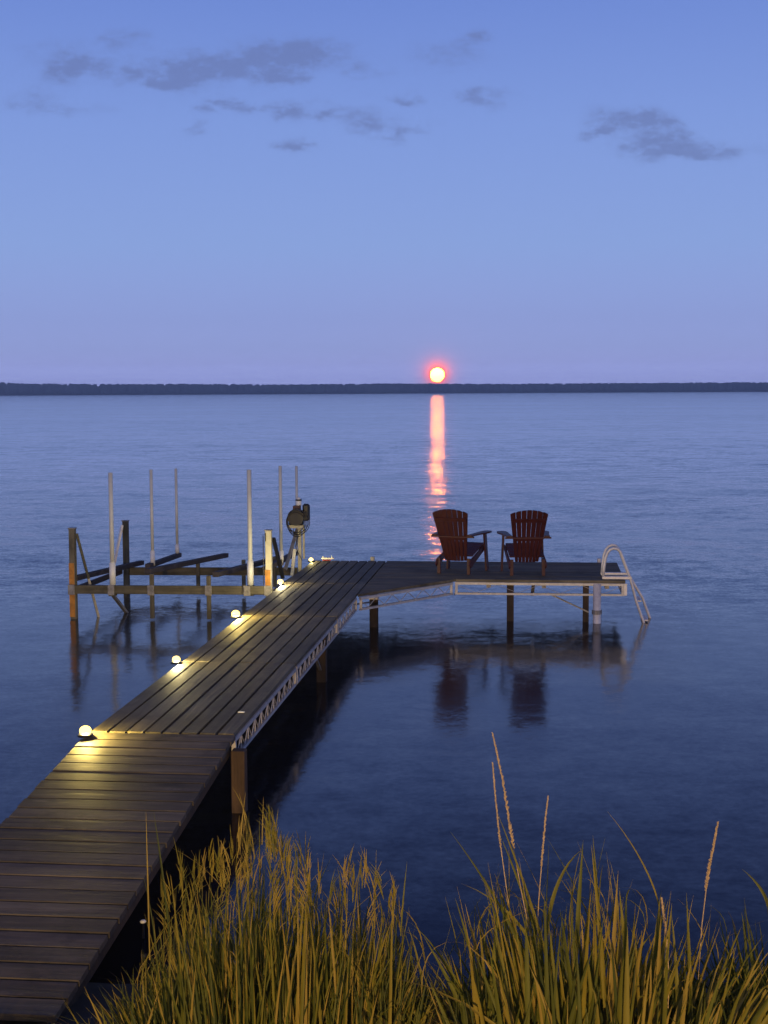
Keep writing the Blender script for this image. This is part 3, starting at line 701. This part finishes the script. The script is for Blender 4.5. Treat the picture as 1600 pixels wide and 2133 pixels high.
# moon glow painted into the sky colour around the disc
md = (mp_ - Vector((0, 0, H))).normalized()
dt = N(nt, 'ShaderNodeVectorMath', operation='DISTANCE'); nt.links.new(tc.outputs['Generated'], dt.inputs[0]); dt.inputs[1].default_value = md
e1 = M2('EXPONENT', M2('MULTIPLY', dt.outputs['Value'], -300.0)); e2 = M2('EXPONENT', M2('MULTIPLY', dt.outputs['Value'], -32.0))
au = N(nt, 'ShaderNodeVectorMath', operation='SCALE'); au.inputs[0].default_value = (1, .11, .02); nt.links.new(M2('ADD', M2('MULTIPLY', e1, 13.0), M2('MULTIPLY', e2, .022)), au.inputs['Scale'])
# small grey evening clouds, placed by bearing and elevation
dv = N(nt, 'ShaderNodeVectorMath', operation='DIVIDE'); nt.links.new(tc.outputs['Generated'], dv.inputs[0])
cy = N(nt, 'ShaderNodeCombineXYZ'); my = M2('MAXIMUM', sp.outputs['Y'], .05)
for i in range(3): nt.links.new(my, cy.inputs[i])
nt.links.new(cy.outputs[0], dv.inputs[1])
mpn = N(nt, 'ShaderNodeVectorMath', operation='MULTIPLY'); nt.links.new(dv.outputs[0], mpn.inputs[0]); mpn.inputs[1].default_value = (1, 1, 2.0)
nz = noisetex(nt, mpn.outputs[0], 26, 5, .62); ns = N(nt, 'ShaderNodeVectorMath', operation='SUBTRACT'); nt.links.new(nz.outputs['Color'], ns.inputs[0]); ns.inputs[1].default_value = (.5, .5, .5)
nsc = N(nt, 'ShaderNodeVectorMath', operation='MULTIPLY'); nt.links.new(ns.outputs[0], nsc.inputs[0]); nsc.inputs[1].default_value = (.07, 0, .026)
wv = N(nt, 'ShaderNodeVectorMath', operation='ADD'); nt.links.new(dv.outputs[0], wv.inputs[0]); nt.links.new(nsc.outputs[0], wv.inputs[1])
blobs = [(145, 145, 60, 20, .8), (135, 115, 60, 32, .3), (70, 205, 55, 24, .35), (262, 82, 38, 26, .4), (265, 155, 34, 18, .6), (160, 230, 60, 12, .28), (395, 152, 72, 30, .95), (500, 135, 80, 24, .75), (625, 112, 78, 28, .95), (330, 175, 35, 10, .5), (595, 160, 45, 11, .45), (505, 217, 55, 11, .7), (425, 235, 26, 10, .55), (605, 232, 32, 18, .9), (682, 237, 26, 12, .8), (755, 252, 34, 20, .6), (825, 280, 24, 18, .7), (880, 267, 27, 10, .4), (840, 210, 26, 11, .55), (612, 306, 34, 14, .8), (390, 270, 28, 13, .35), (765, 148, 40, 16, .35), (930, 110, 75, 25, .3), (985, 76, 36, 12, .5), (1014, 206, 42, 16, .7), (1300, 252, 60, 24, .8), (1370, 252, 46, 18, .6), (1240, 281, 30, 9, .6), (1390, 302, 75, 20, .7), (1480, 315, 90, 16, .45)]
acc = None
for x, y, rx, ry, s_ in blobs:
    d = ray(x, y); c = (d.x / d.y, 1, d.z / d.y)
    a = N(nt, 'ShaderNodeVectorMath', operation='SUBTRACT'); nt.links.new(wv.outputs[0], a.inputs[0]); a.inputs[1].default_value = c
    b_ = N(nt, 'ShaderNodeVectorMath', operation='MULTIPLY'); nt.links.new(a.outputs[0], b_.inputs[0]); b_.inputs[1].default_value = (F / rx / 1.2, 0, F / ry / 1.15)
    l = N(nt, 'ShaderNodeVectorMath', operation='DOT_PRODUCT'); nt.links.new(b_.outputs[0], l.inputs[0]); nt.links.new(b_.outputs[0], l.inputs[1])
    v = M2('MULTIPLY', M2('EXPONENT', M2('MULTIPLY', l.outputs['Value'], -1.1)), s_ ** .7)
    acc = v if acc is None else M2('ADD', acc, v)
nz2 = noisetex(nt, mpn.outputs[0], 75, 5, .65)
fr_ = N(nt, 'ShaderNodeMapRange'); fr_.inputs['From Min'].default_value = .3; fr_.inputs['From Max'].default_value = .7; fr_.inputs['To Min'].default_value = .4; fr_.inputs['To Max'].default_value = 1.6; nt.links.new(nz2.outputs['Fac'], fr_.inputs['Value'])
cf = N(nt, 'ShaderNodeMapRange'); cf.interpolation_type = 'SMOOTHSTEP'; cf.inputs['From Min'].default_value = .0; cf.inputs['From Max'].default_value = 1.0; cf.inputs['To Max'].default_value = .62
nt.links.new(M2('MULTIPLY', acc, fr_.outputs[0]), cf.inputs['Value'])
front = M2('GREATER_THAN', sp.outputs['Y'], .1); posz = M2('GREATER_THAN', sp.outputs['Z'], 0.0)
cfm = M2('MULTIPLY', M2('MULTIPLY', cf.outputs[0], front), posz)
mix = N(nt, 'ShaderNodeMix', data_type='RGBA'); nt.links.new(cfm, mix.inputs[0]); nt.links.new(sky.outputs[0], mix.inputs[6]); mix.inputs[7].default_value = (.135, .178, .39, 1)
tw = N(nt, 'ShaderNodeMapRange'); tw.interpolation_type = 'SMOOTHSTEP'; tw.inputs['From Min'].default_value = .1; tw.inputs['From Max'].default_value = -.7; tw.inputs['To Min'].default_value = 0; tw.inputs['To Max'].default_value = 1
nt.links.new(sp.outputs['Y'], tw.inputs['Value'])
twm = M2('MULTIPLY', tw.outputs[0], M2('EXPONENT', M2('MULTIPLY', az_, -3.5)))
tws = N(nt, 'ShaderNodeVectorMath', operation='SCALE'); tws.inputs[0].default_value = (.62, .50, .38); nt.links.new(twm, tws.inputs['Scale'])
twa = N(nt, 'ShaderNodeVectorMath', operation='ADD'); nt.links.new(mix.outputs[2], twa.inputs[0]); nt.links.new(tws.outputs[0], twa.inputs[1])
glow_mix = N(nt, 'ShaderNodeMix', data_type='RGBA'); nt.links.new(M2('MINIMUM', M2('MULTIPLY', e1, 4.0), .92), glow_mix.inputs[0]); nt.links.new(twa.outputs[0], glow_mix.inputs[6]); glow_mix.inputs[7].default_value = (.6, .07, .02, 1)  # sky colour turned orange-red close to the moon, part of the painted glow
fin = N(nt, 'ShaderNodeVectorMath', operation='ADD'); nt.links.new(glow_mix.outputs[2], fin.inputs[0]); nt.links.new(au.outputs[0], fin.inputs[1])
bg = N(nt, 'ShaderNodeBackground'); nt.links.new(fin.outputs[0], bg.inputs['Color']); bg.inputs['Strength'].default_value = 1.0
o = N(nt, 'ShaderNodeOutputWorld'); nt.links.new(bg.outputs[0], o.inputs['Surface'])
w.cycles.sampling_method = 'MANUAL'; w.cycles.sample_map_resolution = 512

# ------------------------------------------------------------------ warm porch lamp of the house behind the viewer
la = bpy.data.lights.new('porch_lamp', 'POINT'); la.color = (1.0, .64, .27); la.energy = 6600; la.shadow_soft_size = .12
lo = bpy.data.objects.new('porch_lamp', la); lo.location = (-1.0, -7, 2.7); col.objects.link(lo)

# ------------------------------------------------------------------ render settings
sc.view_settings.view_transform = 'Standard'; sc.view_settings.look = 'None'; sc.view_settings.exposure = 0; sc.view_settings.gamma = 1
cy_ = sc.cycles; cy_.use_denoising = True; cy_.max_bounces = 6; cy_.diffuse_bounces = 2; cy_.glossy_bounces = 3; cy_.transmission_bounces = 2; cy_.volume_bounces = 0
cy_.caustics_reflective = False; cy_.caustics_refractive = False; cy_.sample_clamp_indirect = 6
